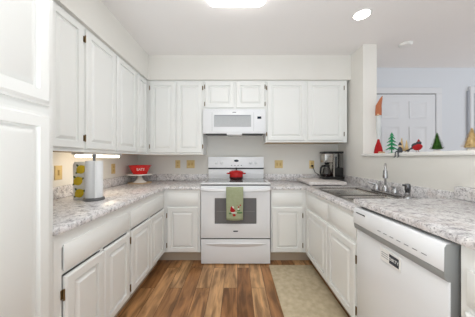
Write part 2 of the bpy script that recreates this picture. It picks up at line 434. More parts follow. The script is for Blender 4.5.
# ---- back base cabinets
c = thing('base_cabinet', 'narrow white base cabinet with one drawer, left of the range', 'cabinet', (-.63, YB, 0))
carcass(c, 'B', FY+.0015, XL+.001, -.425, YB-.001, BZ0, CB, [(BZ0, .145), (.645, .675), (.795, CB)], [(FX, -.80), (-.455, -.425)])
panel('drawer', c, 'B', FY, -.80, -.45, .668, .80, DRAWP); cab_door(c, 'B', FY, -.80, -.45, .135, .645, 'lo')
c = thing('base_cabinet', 'narrow white base cabinet with one drawer, right of the range', 'cabinet', (.58, YB, 0))
carcass(c, 'B', FY+.0005, .383, XR-.001, YB-.001, BZ0, CB, [(BZ0, .145), (.645, .675), (.795, CB)], [(.383, .41), (.735, FXR)])
panel('drawer', c, 'B', FY, .395, .738, .668, .80, DRAWP); cab_door(c, 'B', FY, .395, .738, .135, .645, 'hi')
# ---- sink base
c = thing('sink_cabinet', 'white base cabinet under the steel sink, with two doors and two false fronts', 'cabinet', (1.0, 1.31, 0))
carcass(c, 'R', FXR, 1.312, FY, XR-.001, BZ0, CB, [(BZ0, .145), (.64, .675), (.805, CB)], [(1.312, 1.34), (1.73, 1.76), (2.255, FY)])
panel('false_front', c, 'R', FXR, 1.335, 1.735, .672, .81, DRAWP); panel('false_front', c, 'R', FXR, 1.752, 2.26, .672, .81, DRAWP)
cab_door(c, 'R', FXR, 1.335, 1.735, .137, .64, 'lo'); cab_door(c, 'R', FXR, 1.752, 2.26, .137, .64)
# ---- cabinet nearest the camera on the right
c = thing('base_cabinet', 'white base cabinet at right edge, on the near side of the dishwasher', 'cabinet', (1.1, .1, 0))
carcass(c, 'R', FXR, .1, .715, XR-.001, BZ0, .905, [(BZ0, .145), (.69, .72), (.835, .905)], [(.1, .14), (.66, .715)])
panel('drawer', c, 'R', FXR, .13, .69, .705, .825, DRAWP); cab_door(c, 'R', FXR, .13, .69, .137, .685)
# ---- pantry
c = thing('pantry_cabinet', 'tall white pantry cabinet with stacked raised-panel doors at left edge', 'cabinet', (XL, .2, 0))
carcass(c, 'L', FX, .2, .938, XL+.001, .1, UZ1-.001, [(.1, .15), (1.395, 1.44), (2.17, UZ1-.001)], [(.2, .25), (.895, .938)], top=True)
BIG = [(0, 0), (0, .010), (.010, .012), (.020, .022), (.060, .022), (.064, .007), (.072, .006), (.100, .0225)]
panel('door', c, 'L', FX, .225, .915, 1.43, 2.19, BIG); panel('door', c, 'L', FX, .225, .915, .13, 1.395, BIG)

# ---- upper cabinets, left wall
UD = 'L'
def upper(label, side, face, a0, a1, z0, z1, wall, stiles, doors, bot='birch', toe=False):
    loc = (XL, a0, z0) if side == 'L' else (a0, YB, z0)
    c = thing('wall_cabinet', label, 'cabinet', loc)
    carcass(c, side, face, a0, a1, wall, z0, z1-.001, [(z0, z0+.035), (z1-.035, z1-.001)], stiles, toe=False, top=True, bottom_mat=bot)
    for (d0, d1, h) in doors: cab_door(c, side, face, d0, d1, z0+.024, z1-.022, h, (z0+.105, z1-.1) if z1-z0 > .6 else (z0+.075, z1-.085))
    return c
upper('white wall cabinet on the left wall, partly hidden behind the tall pantry', 'L', UX, .94, 1.552, UZ0, UZ1, XL+.001, [(.94, .975), (1.235, 1.265), (1.525, 1.552)], [(.96, 1.247), (1.255, 1.54, None)] and [(.96, 1.247, None), (1.255, 1.538, None)])
upper('white double-door wall cabinet above the paper towel roll', 'L', UX, 1.552, 2.365, UZ0, UZ1, XL+.001, [(1.552, 1.585), (1.945, 1.985), (2.335, 2.365)], [(1.572, 1.955, 'lo'), (1.975, 2.35, None)])
upper('narrow single-door white wall cabinet on the left wall, in the corner', 'L', UX, 2.365, UY, UZ0, UZ1, XL+.001, [(2.365, 2.4), (2.61, UY)], [(2.385, 2.622, None)])
# ---- upper cabinets, back wall
upper('tall double-door white wall cabinet left of the microwave', 'B', UY, XL+.001, -.447, UZ0, UZ1, YB-.001, [(UX, -1.125), (-.815, -.78), (-.475, -.447)], [(-1.13, -.805, 'lo'), (-.785, -.458, 'hi')])
upper('short double-door white wall cabinet directly above the microwave', 'B', UY, -.446, .363, 1.83, UZ1, YB-.001, [(-.446, -.405), (-.05, -.02), (.33, .363)], [(-.418, -.045, 'lo'), (-.018, .35, 'hi')])
upper('wide double-door white wall cabinet right of the microwave, above the coffee maker', 'B', UY, .364, 1.42, 1.41, UZ1, YB-.001, [(.364, .40), (.86, .91), (1.35, 1.42)], [(.385, .872, 'lo'), (.905, 1.372, 'hi')])

# ------------------------------------------------------------------ countertops
def granite_top(name, label, loc): return thing(name, label, 'countertop', loc)
c = granite_top('countertop', 'L-shaped granite-look countertop along the left wall, ending at the range', (XL, .94, CB))
obj('slab', gridprism(NB(), [XL+.001, -.82, -.42], [.9385, FY-.025, YB-.001], lambda i, j: i == 0 or j == 1, CB+.0005, CT, .009, 2), 'granite', c)
bs = NB(); bx(bs, XL+.001, XL+.021, .9385, YB-.022, CT, .976, .004, 2); bx(bs, XL+.001, -.42, YB-.021, YB-.001, CT, .976, .004, 2)
obj('backsplash', bs, 'granite', c)
SX0, SX1, SY0, SY1 = .85, 1.30, 1.395, 2.235    # sink cut-out
c = granite_top('countertop', 'granite-look countertop around the steel sink, from range to raised counter', (XR, 1.34, CB))
obj('slab', gridprism(NB(), [.378, .755, SX0, SX1, XR-.001], [1.339, SY0, FY-.025, YB-.001] if False else [1.339, SY0, SY1, FY-.025, YB-.001],
    lambda i, j: (i > 0 or j == 3) and not (i == 2 and j == 1), CB+.0005, CT, .009, 2), 'granite', c)
bs = NB(); bx(bs, .378, XR-.022, YB-.021, YB-.001, CT, .976, .004, 2); bx(bs, XR-.021, XR-.001, 1.339, YB-.001, CT, .976, .004, 2)
obj('backsplash', bs, 'granite', c)
c = granite_top('countertop', 'raised granite-look countertop over the dishwasher, nearest on the right', (XR, .1, .905))
obj('slab', bx(NB(), .752, XR-.001, -.3, 1.337, .906, RT, .009, 2), 'granite', c)
obj('backsplash', bx(NB(), XR-.05, XR-.001, -.3, 1.337, RT, RT+.08, .005, 2), 'granite', c)

# ------------------------------------------------------------------ sink and faucet
c = thing('sink', 'stainless steel double-bowl sink set into the right countertop', 'sink', ((SX0+SX1)/2, (SY0+SY1)/2, CT))
rim = NB(); ym = 1.785
gridprism(rim, [SX0-.02, SX0+.018, SX1-.018, SX1+.075], [SY0-.02, SY0+.018, ym-.014, ym+.014, SY1-.018, SY1+.02], lambda i, j: not (i == 1 and j in (1, 3)), CT+.0005, CT+.005, .0015, 1)
obj('rim', rim, 'steel', c)
for (y0, y1) in ((SY0+.016, ym-.012), (ym+.012, SY1-.016)):
    b = NB(); x0, x1 = SX0+.016, SX1-.016
    rr = [((x0, x1, y0, y1), CT+.004), ((x0+.003, x1-.003, y0+.003, y1-.003), CT-.02), ((x0+.02, x1-.02, y0+.02, y1-.02), CT-.155), ((x0+.05, x1-.05, y0+.05, y1-.05), CT-.17)]
    prev = None
    for (q, z) in rr:
        vs = [b.verts.new((q[0], q[2], z)), b.verts.new((q[1], q[2], z)), b.verts.new((q[1], q[3], z)), b.verts.new((q[0], q[3], z))]
        if prev:
            for k in range(4): b.faces.new((prev[k], prev[(k+1) % 4], vs[(k+1) % 4], vs[k]))
        prev = vs
    b.faces.new(prev); bmesh.ops.recalc_face_normals(b, faces=b.faces[:])
    bo = obj('bowl', b, 'steel', c)
    so = bo.modifiers.new('thick', 'SOLIDIFY'); so.thickness = .002
    obj('drain', lathe(NB(), [(.04, 0), (.042, .003), (.03, .004), (.028, .001), (0, .001)], ((x0+x1)/2, (y0+y1)/2, CT-.1695), 20), 'chrome', bo)
FXX, FYY = 1.345, 1.865; FZ = CT+.005
c = thing('faucet', 'chrome gooseneck kitchen faucet with two handles behind the sink', 'faucet', (FXX, FYY, FZ))
b = NB(); prism(b, [(FXX-.028, FYY-.16), (FXX+.028, FYY-.16), (FXX+.028, FYY+.16), (FXX-.028, FYY+.16)], 'z', FZ+.0005, FZ+.018, .006)
obj('base_plate', b, 'chrome', c)
b = NB(); lathe(b, [(.026, .018), (.024, .05), (.017, .065), (.014, .07)], (FXX, FYY, FZ), 20)
dirv = Vector((-.58, -.81, 0)); P0 = Vector((FXX, FYY, FZ+.06)); pts = [P0, P0+Vector((0, 0, .155))]; R = .052
for k in range(1, 11):
    a = PI*k/10; pts.append(P0+Vector((0, 0, .155))+dirv*(R-R*math.cos(a))+Vector((0, 0, R*math.sin(a))))
tube(b, pts, .0095, 14)
obj('spout', b, 'chrome', c)
e = pts[-1]; b = NB(); lathe(b, [(.012, 0), (.016, -.01), (.019, -.055), (.019, -.07), (.014, -.072), (0, -.07)], tuple(e), 18)
obj('spray_head', b, 'chrome', c)
for s in (-1, 1):
    b = NB(); yy = FYY+s*.115; lathe(b, [(.027, .018), (.026, .04), (.02, .055), (.015, .072), (.0, .076)], (FXX, yy, FZ), 18)
    tube(b, [(FXX, yy, FZ+.06), (FXX-.03, yy+s*.02, FZ+.075), (FXX-.065, yy+s*.035, FZ+.082)], [.009, .008, .007], 10)
    obj('handle', b, 'chrome', c)
c = thing('side_sprayer', 'dark chrome side sprayer standing nearer than the faucet behind the sink', 'sprayer', (1.345, 1.62, FZ))
obj('holder', lathe(NB(), [(.03, .0005), (.028, .012), (.02, .02), (.018, .045)], (1.345, 1.62, FZ), 18), 'chrome', c)
b = NB(); lathe(b, [(.016, .045), (.019, .07), (.02, .1), (.016, .115), (0, .118)], (1.345, 1.62, FZ), 18)
bx(b, 1.305, 1.345, 1.61, 1.63, FZ+.098, FZ+.112, .004)
obj('spray_head', b, 'gunmetal', c)

# ------------------------------------------------------------------ range
RX0, RX1, RY = -.416, .374, 2.31
rc = (RX0+RX1)/2
c = thing('range', 'white freestanding electric range with glass cooktop, centred on the back wall', 'range', (rc, 2.6, 0))
obj('body', bx(NB(), RX0+.002, RX1-.002, RY+.045, YB-.03, .012, .905, .004), 'appl', c)
for x in (RX0+.06, RX1-.06):
    for y in (RY+.1, YB-.12): obj('foot', lathe(NB(), [(.02, 0), (.02, .012), (0, .012)], (x, y, 0), 12), 'black', c)
ct = NB(); bx(ct, RX0, RX1, RY-.002, YB-.03, .905, .925, .006, 2)
ctop = obj('cooktop', ct, 'appl', c)
g = obj('glass_surface', bx(NB(), RX0+.03, RX1-.03, RY+.055, 2.835, .9252, .9275, .001), 'glasstop', ctop)
for (x, y, r) in ((rc-.19, 2.48, .10), (rc+.19, 2.48, .085), (rc-.19, 2.70, .075), (rc+.19, 2.72, .10)):
    b = NB(); t = NB(); n = 40
    A = [t.verts.new((x+r*math.cos(2*PI*k/n), y+r*math.sin(2*PI*k/n), .9277)) for k in range(n)]
    Bq = [t.verts.new((x+(r-.006)*math.cos(2*PI*k/n), y+(r-.006)*math.sin(2*PI*k/n), .9277)) for k in range(n)]
    for k in range(n): t.faces.new((A[k], A[(k+1) % n], Bq[(k+1) % n], Bq[k]))
    merge(b, t); obj('burner_ring', b, 'greyprint', ctop)
# front trim under the cooktop
obj('front_trim', bx(NB(), RX0+.002, RX1-.002, RY, RY+.045, .897, .905, .002), 'gap', c)
# backguard
b = NB(); prism(b, [(2.845, .925), (2.845, 1.055), (2.95, 1.055), (2.95, .925)], 'x', RX0+.012, RX1-.012, .002)
bg = obj('backguard', b, 'appl', c)
b = NB(); prism(b, [(2.822, 1.07), (2.848, 1.224), (2.95, 1.224), (2.95, 1.07)], 'x', RX0+.008, RX1-.008, .008)
cp = obj('control_panel', b, 'appl', bg)
obj('seam', bx(NB(), RX0+.012, RX1-.012, 2.838, 2.95, 1.0545, 1.0705), 'gap', bg)
tilt = math.atan2(.026, .154)
def on_panel(x, z, out=0):
    f = (z-1.07)/.154; n = Vector((0, -math.cos(tilt), math.sin(tilt)))
    return Vector((x, 2.822+.026*f, z))+n*out
def knob(x, z):
    t = NB(); lathe(t, [(.024, 0), (.023, .006), (.018, .008), (.016, .022), (.013, .025), (0, .025)], (0, 0, 0), 20)
    bx(t, -.0035, .0035, -.016, .016, .022, .029, .001)
    R_ = Matrix.Rotation(PI/2-tilt, 4, 'X')
    for v in t.verts: v.co = on_panel(x, z, .0003)+(R_ @ v.co)
    return t
for x in (rc-.27, rc-.20, rc+.20, rc+.27): obj('knob', knob(x, 1.142), 'appl', bg)
b = NB(); t = NB(); lathe(t, [(.033, 0), (.033, .003), (.03, .004), (0, .004)], (0, 0, 0), 24)
for v in t.verts:
    v.co.y *= .52; v.co = on_panel(rc+.005, 1.168, .0003)+(Matrix.Rotation(PI/2-tilt, 4, 'X') @ v.co)
merge(b, t); obj('badge', b, 'display', bg)
for k in range(4):
    b = NB(); p = on_panel(rc-.06+k*.045, 1.105, .0005); bx(b, p.x-.009, p.x+.009, p.y-.001, p.y+.0015, p.z-.004, p.z+.004); obj('button_mark', b, 'greyprint', bg)
# oven door
OD0, OD1 = .300, .893
dd = NB(); gridprism(dd, [RX0+.004, RX0+.158, RX1-.160, RX1-.004], [OD0, .462, .752, OD1], lambda i, j: not (i == 1 and j == 1), RY, RY+.044, .004, 2, axes='xzy')
od = obj('oven_door', dd, 'appl', c)
obj('window', bx(NB(), RX0+.159, RX1-.161, RY+.006, RY+.03, .463, .751), 'ovenglass', od)
b = NB()
for z in (.60,): bx(b, RX0+.18, RX1-.18, RY+.0045, RY+.0058, z, z+.004)
obj('rack_line', b, 'greyprint', od)
b = NB(); hp = []
n = 14
for k in range(n+1):
    f = k/n; x = RX0+.006+f*(RX1-RX0-.012); bow = math.sin(PI*f)**.5
    hp.append((x, RY-.022-.018*bow, .845+.018-.028*bow*.6))
t = NB(); prev = None
for (x, y, z) in hp:
    ring = [t.verts.new((x, y+dy, z+dz)) for dy, dz in ((.0, -.02), (-.009, -.012), (-.009, .012), (0, .02), (.012, .018), (.012, -.018))]
    if prev:
        for q in range(6): t.faces.new((prev[q], prev[(q+1) % 6], ring[(q+1) % 6], ring[q]))
    else: t.faces.new(ring[::-1])
    prev = ring
t.faces.new(prev); bmesh.ops.recalc_face_normals(t, faces=t.faces[:]); merge(b, t)
for x in (RX0+.008, RX1-.040): bx(b, x, x+.032, RY-.024, RY+.001, .842, .882, .004)
obj('handle', b, 'appl', od)
obj('badge', bx(NB(), rc-.026, rc+.026, RY-.0015, RY+.0005, .374, .387, .0006), 'display', od)
obj('seam', bx(NB(), RX0+.003, RX1-.003, RY+.008, RY+.044, .288, .2995), 'gap', c)
# storage drawer with a scooped pull
b = NB()
bx(b, RX0+.004, RX1-.004, RY+.004, RY+.044, .012, .2875, .004, 2)
dw = obj('drawer', b, 'appl', c)
t = NB(); prev = None
for k in range(25):
    f = k/24; x = RX0+.05+f*(RX1-RX0-.10); s = math.sin(PI*f)**.6
    zt = .236+.016*s; zb = .226-.026*s
    ring = [t.verts.new((x, RY+.0045, zt)), t.verts.new((x, RY+.0045-.02*s, zt-.008*s)), t.verts.new((x, RY+.0045-.016*s, (zt+zb)/2)), t.verts.new((x, RY+.0045, zb))]
    if prev:
        for q in range(4): t.faces.new((prev[q], prev[(q+1) % 4], ring[(q+1) % 4], ring[q]))
    prev = ring
bmesh.ops.recalc_face_normals(t, faces=t.faces[:]); b = NB(); merge(b, t)
obj('pull', b, 'appl', dw)

# dutch oven on the front of the cooktop
PX, PY, PZ = rc+.005, 2.66, .9278
c = thing('dutch_oven', 'red enamelled round pot with lid standing on the cooktop', 'pot', (PX, PY, PZ))
obj('pot_body', lathe(NB(), [(.070, 0), (.080, .004), (.087, .02), (.0905, .08), (.091, .092), (.086, .092), (.082, .02), (0, .014)], (PX, PY, PZ), 36), 'red', c)
obj('base', lathe(NB(), [(.0705, .0006), (.0815, .004), (.0885, .02), (.0895, .036), (.0885, .037), (.080, .004), (.07, .003)], (PX, PY, PZ), 36), 'pan', c)  # dark band painted in for the reflection at the pot's foot
lid = obj('lid', lathe(NB(), [(.094, .0925), (.095, .099), (.088, .106), (.06, .118), (.02, .124), (0, .125)], (PX, PY, PZ), 36), 'red', c)
obj('knob', lathe(NB(), [(.007, .124), (.007, .132), (.016, .138), (.018, .146), (.013, .153), (0, .155)], (PX, PY, PZ), 18), 'black', lid)
for s in (-1, 1):
    b = NB(); tube(b, [(PX+s*.088, PY-.03, PZ+.078), (PX+s*.112, PY-.026, PZ+.08), (PX+s*.12, PY, PZ+.08), (PX+s*.112, PY+.026, PZ+.08), (PX+s*.088, PY+.03, PZ+.078)], .008, 10)
    obj('side_handle', b, 'red', c)

# dish towel over the oven door handle
TX0, TX1 = -.124, .062
c = thing('dish_towel', 'sage green dish towel with red festive motif hanging on the oven handle', 'towel', (rc, RY-.05, .87))
b = NB(); nx = 16; path = []
yb, yf = RY-.022, RY-.056
path += [(yb+.004, .70), (yb+.003, .78), (yb+.003, .866), (yb-.003, .878), ((yb+yf)/2, .884), (yf+.003, .878), (yf-.002, .866)]
for k in range(1, 13): path.append((yf-.002-.004*math.sin(k*.25), .866-k*.0285))
vs = []
for (y, z) in path:
    row = []
    for i in range(nx+1):
        f = i/nx; low = max(0, .866-z)
        row.append(b.verts.new((TX0+(TX1-TX0)*f+.004*math.sin(z*9)*(f-.5), y+(.004*math.sin(f*7+1)*min(1, low*8) if y <= yf+.01 else 0), z-.004*math.sin(f*PI*1.0)*(low > .3))))
    vs.append(row)
for r0, r1 in zip(vs[:-1], vs[1:]):
    for i in range(nx): b.faces.new((r0[i], r0[i+1], r1[i+1], r1[i]))
bmesh.ops.recalc_face_normals(b, faces=b.faces[:])
tw = obj('cloth', b, 'towel', c); so = tw.modifiers.new('thick', 'SOLIDIFY'); so.thickness = .003; so.offset = 0
def patch(name, pts, m):
    bm = NB()
    for (x, z, rx, rz) in pts: ball(bm, (x, yf-.008, z), rx, .0035, rz, 14)
    return obj(name, bm, m, tw)
patch('red_motif', [(rc-.022, .632, .040, .024), (rc-.036, .655, .020, .022), (rc-.014, .580, .018, .016), (rc+.034, .668, .009, .009), (rc+.052, .688, .008, .008), (rc+.016, .684, .006, .006)], 'clred')
patch('white_motif', [(rc-.026, .664, .020, .017), (rc-.016, .604, .036, .009), (rc+.03, .645, .010, .010)], 'clwhite')
patch('green_motif', [(rc+.042, .606, .034, .011), (rc+.034, .632, .020, .008), (rc-.058, .598, .018, .009)], 'clgreen')
# ------------------------------------------------------------------ microwave
MX0, MX1, MY, MZ0, MZ1 = -.435, .355, 2.585, 1.515, 1.812
mc = (MX0+MX1)/2
c = thing('microwave', 'white over-the-range microwave mounted under the short wall cabinet', 'microwave', (mc, YB, MZ0))
b = NB(); bx(b, MX0, MX1, MY+.03, YB-.002, MZ0+.01, 1.829, .004)
obj('body', b, 'appl', c)
b = NB(); prism(b, [(MY+.03, MZ0), (MY+.008, MZ0), (MY, MZ0+.03), (MY, MZ1-.02), (MY+.006, MZ1), (MY+.03, MZ1)], 'x', MX0+.001, MX1-.001, .003)
fd = obj('front_door', b, 'appl', c)
WX0, WX1 = MX0+.15, MX1-.195
b = NB(); rings(b, (WX0-.012, MY+.0005, 1.60), (1, 0, 0), (0, 0, 1), (0, -1, 0), WX1-WX0+.024, .15, [(0, 0), (.002, .003), (.012, .001)])
obj('window', b, 'mwglass', fd)
obj('window_shade_line', bx(NB(), WX0, WX1, MY-.0022, MY-.0003, 1.736, 1.742), 'greyprint', fd)
b = NB(); bx(b, MX1-.105, MX1-.055, MY-.0012, MY+.001, 1.700, 1.730, .0004)
dp = obj('display', b, 'display', fd)
obj('badge', bx(NB(), mc-.024, mc+.022, MY-.0009, MY+.001, 1.778, 1.787), 'greyprint', fd)
b = NB(); bx(b, MX0+.112, MX0+.1155, MY-.0006, MY+.001, MZ0+.03, MZ1-.03); bx(b, MX1-.152, MX1-.1485, MY-.0006, MY+.001, MZ0+.03, MZ1-.03)
obj('seam_lines', b, 'mwglass', fd)
b = NB()
for (x0, x1) in ((MX0+.03, mc-.1), (mc+.1, MX1-.03)): obj('vent_grille', bx(NB(), x0, x1, MY+.012, MY+.16, MZ0-.012, MZ0+.0095, .003), 'black', c)
b = NB(); bx(b, mc-.098, mc+.098, MY+.006, MY+.2, MZ0-.016, MZ0+.0095, .01, 2)
obj('lamp_cover', b, 'appl', c)

# ------------------------------------------------------------------ dishwasher
DY0, DY1, DFX = .735, 1.305, .758
c = thing('dishwasher', 'white built-in dishwasher under the raised counter on the right', 'dishwasher', (1.05, DY0, 0))
obj('tub', bx(NB(), .80, XR-.03, DY0+.004, DY1-.004, .1, .868, .003), 'gap', c)
dd = obj('door', bx(NB(), DFX, .80, DY0, DY1, .115, .765, .006, 2), 'appl', c)
obj('side_strip', bx(NB(), DFX+.006, .7995, DY0-.0012, DY0+.001, .115, .765), 'appl_side', dd)
b = NB(); prism(b, [(.80, .792), (DFX-.018, .792), (DFX-.020, .796), (DFX-.018, .880), (DFX-.010, .893), (.80, .893)], 'y', DY0-.002, DY1+.002, .003)
cpn = obj('control_panel', b, 'appl', c)
b = NB(); prism(b, [(.7995, .7575), (DFX-.0025, .7575), (DFX-.0195, .775), (DFX-.0175, .880), (DFX-.0098, .8925), (.7995, .8925)], 'y', DY0-.0035, DY0-.001)
obj('end_cap', b, 'appl_side', cpn)
# handle pocket lip under the panel, its shade painted in as grey
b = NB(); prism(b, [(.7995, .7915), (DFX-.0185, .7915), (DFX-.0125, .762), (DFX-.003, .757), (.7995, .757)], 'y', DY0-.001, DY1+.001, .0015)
obj('shaded_pocket_lip', b, 'appl_side', cpn)
b = NB()
for k in range(7): bx(b, DFX-.0205, DFX-.0180, .80+k*.043, .823+k*.043, .82, .823)
obj('button_marks', b, 'greyprint', cpn)
b = NB()
for k in range(3): bx(b, DFX-.0205, DFX-.018, 1.19+k*.03, 1.215+k*.03, .862, .868)
obj('badge', b, 'slate', cpn)
obj('toe_panel', bx(NB(), .82, .84, DY0+.004, DY1-.004, .0, .1, .002), 'appl_side', c)
for y in (DY0+.05, DY1-.05): obj('foot', lathe(NB(), [(.018, 0), (.018, .1), (0, .1)], (1.2, y, 0), 10), 'gap', c)
obj('top_seal', bx(NB(), .79, XR-.05, DY0+.004, DY1-.004, .8685, .9045), 'gap', c)
# status magnet on the door
c = thing('dishwasher_magnet', 'white rectangular magnet with a black word tile on the dishwasher door', 'magnet', (DFX, 1.0, .70))
GY0, GY1 = .948, 1.083
obj('plate', bx(NB(), DFX-.0055, DFX-.0004, GY0, GY1, .672, .738, .002), 'trim', c)
obj('word_tile', bx(NB(), DFX-.0072, DFX-.0056, GY0+.008, GY0+.068, .683, .727, .0005), 'slate', c)
text('lettering', 'DIRTY', .022, (DFX-.0075, GY0+.038, .705), (0, -1, 0), (0, 0, 1), (-1, 0, 0), 'trim', c)
b = NB()
for z in (.694, .705, .716): bx(b, DFX-.0062, DFX-.0054, GY0+.076, GY1-.012, z-.002, z+.002)
obj('printed_lines', b, 'mwglass', c)

# ------------------------------------------------------------------ floor mat
b = NB(); bx(b, .352, .835, .25, 2.295, .0005, .009, .004, 2)
tag(obj('floor_mat', b, 'carpet', origin=(.6, 1.3, 0)), 'long beige mat on the floor in front of the sink cabinet', 'mat')

# ------------------------------------------------------------------ left counter things
c = thing('under_cabinet_light', 'glowing fluorescent strip light under the left wall cabinets', 'lamp', (-1.25, 1.87, UZ0))
obj('housing', bx(NB(), -1.30, -1.20, 1.60, 2.13, 1.230, UZ0-.0005, .003), 'trim', c)
b = NB(); bx(b, -1.285, -1.215, 1.615, 2.115, 1.208, 1.2298, .008, 2); obj('lamp_tube', b, 'tube', c)

TWX, TWY = -1.108, 1.585
c = thing('paper_towel_holder', 'white paper towel roll on a grey upright holder on the left counter', 'paper towel holder', (TWX, TWY, CT))
obj('base', lathe(NB(), [(.070, .0005), (.072, .006), (.070, .018), (.064, .022), (0, .022)], (TWX, TWY, CT), 36), 'tin', c)
b = NB(); lathe(b, [(.008, .02), (.008, .325), (.014, .33), (.016, .342), (.010, .352), (0, .354)], (TWX, TWY, CT), 16); obj('rod', b, 'tin', c)
b = NB(); lathe(b, [(.02, .0225), (.058, .0225), (.0585, .026), (.0585, .298), (.057, .302), (.02, .302)], (TWX, TWY, CT), 40)
bx(b, TWX+.042, TWX+.0455, TWY-.06, TWY-.035, CT+.0235, CT+.30)
obj('paper_roll', b, 'paper', c)
# lemon-patterned canister-like towel tile behind the roll
LX, LY = -1.232, 1.60
c = thing('lemon_plaque', 'white upright ceramic plaque with three yellow lemons beside the paper towels', 'plaque', (LX, LY, CT))
b = NB(); prism(b, [(LX-.046, CT+.0005), (LX+.046, CT+.0005), (LX+.048, CT+.27), (LX+.035, CT+.295), (LX-.035, CT+.295), (LX-.048, CT+.27)], 'y', LY-.007, LY+.007, .003)
obj('plate', b, 'lemcloth', c)
b = NB(); bx(b, LX-.04, LX+.04, LY+.0075, LY+.05, CT+.0005, CT+.012, .002); bx(b, LX-.01, LX+.01, LY+.0075, LY+.015, CT+.012, CT+.15, .002); obj('foot', b, 'lemcloth', c)
for (dx, dz) in ((.016, .235), (-.006, .145), (.004, .05)):
    t = NB(); lathe(t, [(0, -.041), (.009, -.036), (.028, -.02), (.034, 0), (.028, .02), (.01, .036), (0, .042)], (0, 0, 0), 18)
    for v in t.verts: v.co = Vector((v.co.x*1.0, v.co.y*.35, v.co.z)) if False else (Matrix.Rotation(.9, 3, 'Y') @ Vector((v.co.x, v.co.y*.35, v.co.z)))+Vector((LX+dx, LY-.009, CT+dz))
    b1 = NB(); merge(b1, t); lm = obj('lemon', b1, 'yellow', c)
    for a in (.5, 2.3, 3.8):
        p = Vector((LX+dx, LY-.0085, CT+dz)); q = p+Vector((math.cos(a)*.036, 0, math.sin(a)*.036))
        t = NB(); ball(t, (0, 0, 0), .017, .002, .008, 10)
        for v in t.verts: v.co = Matrix.Rotation(-a, 3, 'Y') @ v.co+q
        b2 = NB(); merge(b2, t); obj('leaf', b2, 'leaf', lm)

KX, KY = -1.28, 2.69
tag(obj('serving_board', lathe(NB(), [(.143, .0005), (.145, .004), (.143, .009), (0, .009)], (KX, KY, CT), 40), 'birch', origin=(KX, KY, CT)), 'thin round wooden board under the cake stand in the left corner', 'board')
KZ = CT+.0095
c = thing('cake_stand', 'white ceramic cake stand holding the red bowl in the left back corner', 'cake stand', (KX, KY, KZ))
obj('pedestal', lathe(NB(), [(.085, 0), (.082, .006), (.05, .028), (.03, .05), (.024, .075), (.03, .09), (0, .09)], (KX, KY, KZ), 32), 'ceramic', c)
obj('plate', lathe(NB(), [(.03, .0905), (.13, .093), (.154, .097), (.156, .110), (.148, .111), (.14, .104), (0, .104)], (KX, KY, KZ), 40), 'ceramic', c)
BZ = KZ+.1045
c = thing('mixing_bowl', 'red glazed bowl with white lettering on top of the cake stand', 'bowl', (KX, KY, BZ))
obj('bowl_body', lathe(NB(), [(.075, 0), (.085, .004), (.112, .06), (.134, .108), (.142, .112), (.142, .118), (.13, .117), (.105, .055), (.08, .012), (0, .010)], (KX, KY, BZ), 40), 'bowlred', c)
word = 'EATS'
for k, ch in enumerate(word):
    a = math.atan2(0-KY, 0-KX)+(k-1.2)*.20
    r = .117; d = Vector((math.cos(a), math.sin(a), 0)); u = Vector((-d.y, d.x, 0)); up = (Vector((0, 0, 1))+d*.43).normalized()
    text('lettering', ch, .046, Vector((KX, KY, BZ+.066))+d*(r+.0016), u, up, u.cross(up), 'ceramic', c, .0012)

# outlets and switches
def outlet(label, side, a, z, gangs=1, kind='outlet', cat='outlet'):
    w_ = .072 if gangs == 1 else .118; h = .116
    face = XL if side == 'L' else YB
    c = thing('outlet_plate' if kind == 'outlet' else 'switch_plate', label, cat, (XL, a, z) if side == 'L' else (a, YB, z))
    panel('plate', c, side, face, a-w_/2, a+w_/2, z-h/2, z+h/2, [(0, 0), (.001, .003), (.005, .006)], 'ivory')
    for g_ in range(gangs):
        ca = a+(g_-(gangs-1)/2)*.046
        if kind == 'outlet':
            for dz in (-.02, .02): panel('socket', c, side, face, ca-.014, ca+.014, z+dz-.013, z+dz+.013, [(0, .0058), (.001, .0075), (.004, .0078)], 'ivory2')
        else:
            panel('toggle', c, side, face, ca-.011, ca+.011, z-.022, z+.022, [(0, .0058), (.001, .0075), (.007, .0125)], 'ivory2')
    return c
outlet('ivory switch plate on the left wall beside the pantry', 'L', 1.657, 1.085, 1, 'switch', 'switch')
outlet('ivory outlet plate on the left wall between paper towels and cake stand', 'L', 2.39, 1.08)
outlet('single ivory outlet plate on the back wall, right of the red bowl', 'B', -.868, 1.118)
outlet('double ivory switch plate on the back wall, left of the range', 'B', -.68, 1.118, 2, 'switch', 'switch')
outlet('double ivory switch plate on the back wall, right of the range', 'B', .60, 1.118, 2, 'switch', 'switch')
outlet('ivory outlet plate with black plug, left of the coffee maker', 'B', 1.078, 1.112)

# ------------------------------------------------------------------ coffee corner
BX0, BX1, BY0, BY1 = .838, 1.275, 2.39, 2.90
b = NB(); bx(b, BX0, BX1, BY0, BY1, CT+.012, CT+.045, .004, 2)
for x in (BX0+.03, BX1-.03):
    for y in (BY0+.03, BY1-.03): lathe(b, [(.016, .0005), (.016, .013), (0, .013)], (x, y, CT), 12)
tag(obj('counter_board', b, 'board', origin=(1.05, 2.6, CT)), 'pale rectangular board on the back right counter, under the coffee maker', 'board')
QZ = CT+.0455
c = thing('coffee_maker', 'black and silver drip coffee maker with glass carafe in the right corner', 'coffee maker', (1.12, 2.76, QZ))
obj('base', bx(NB(), 1.02, 1.272, 2.68, 2.86, QZ, QZ+.028, .006, 2), 'black', c)
obj('housing', bx(NB(), 1.155, 1.270, 2.70, 2.855, QZ+.0285, QZ+.135, .005, 2), 'black', c)
obj('water_tank', bx(NB(), 1.157, 1.268, 2.705, 2.85, QZ+.1355, QZ+.305, .008, 2), 'glass', c)
obj('filter_core', bx(NB(), 1.185, 1.235, 2.80, 2.845, QZ+.137, QZ+.27, .004, 2), 'tin', c)
obj('chrome_strip', bx(NB(), 1.138, 1.154, 2.694, 2.856, QZ+.0285, QZ+.305, .002), 'steel', c)
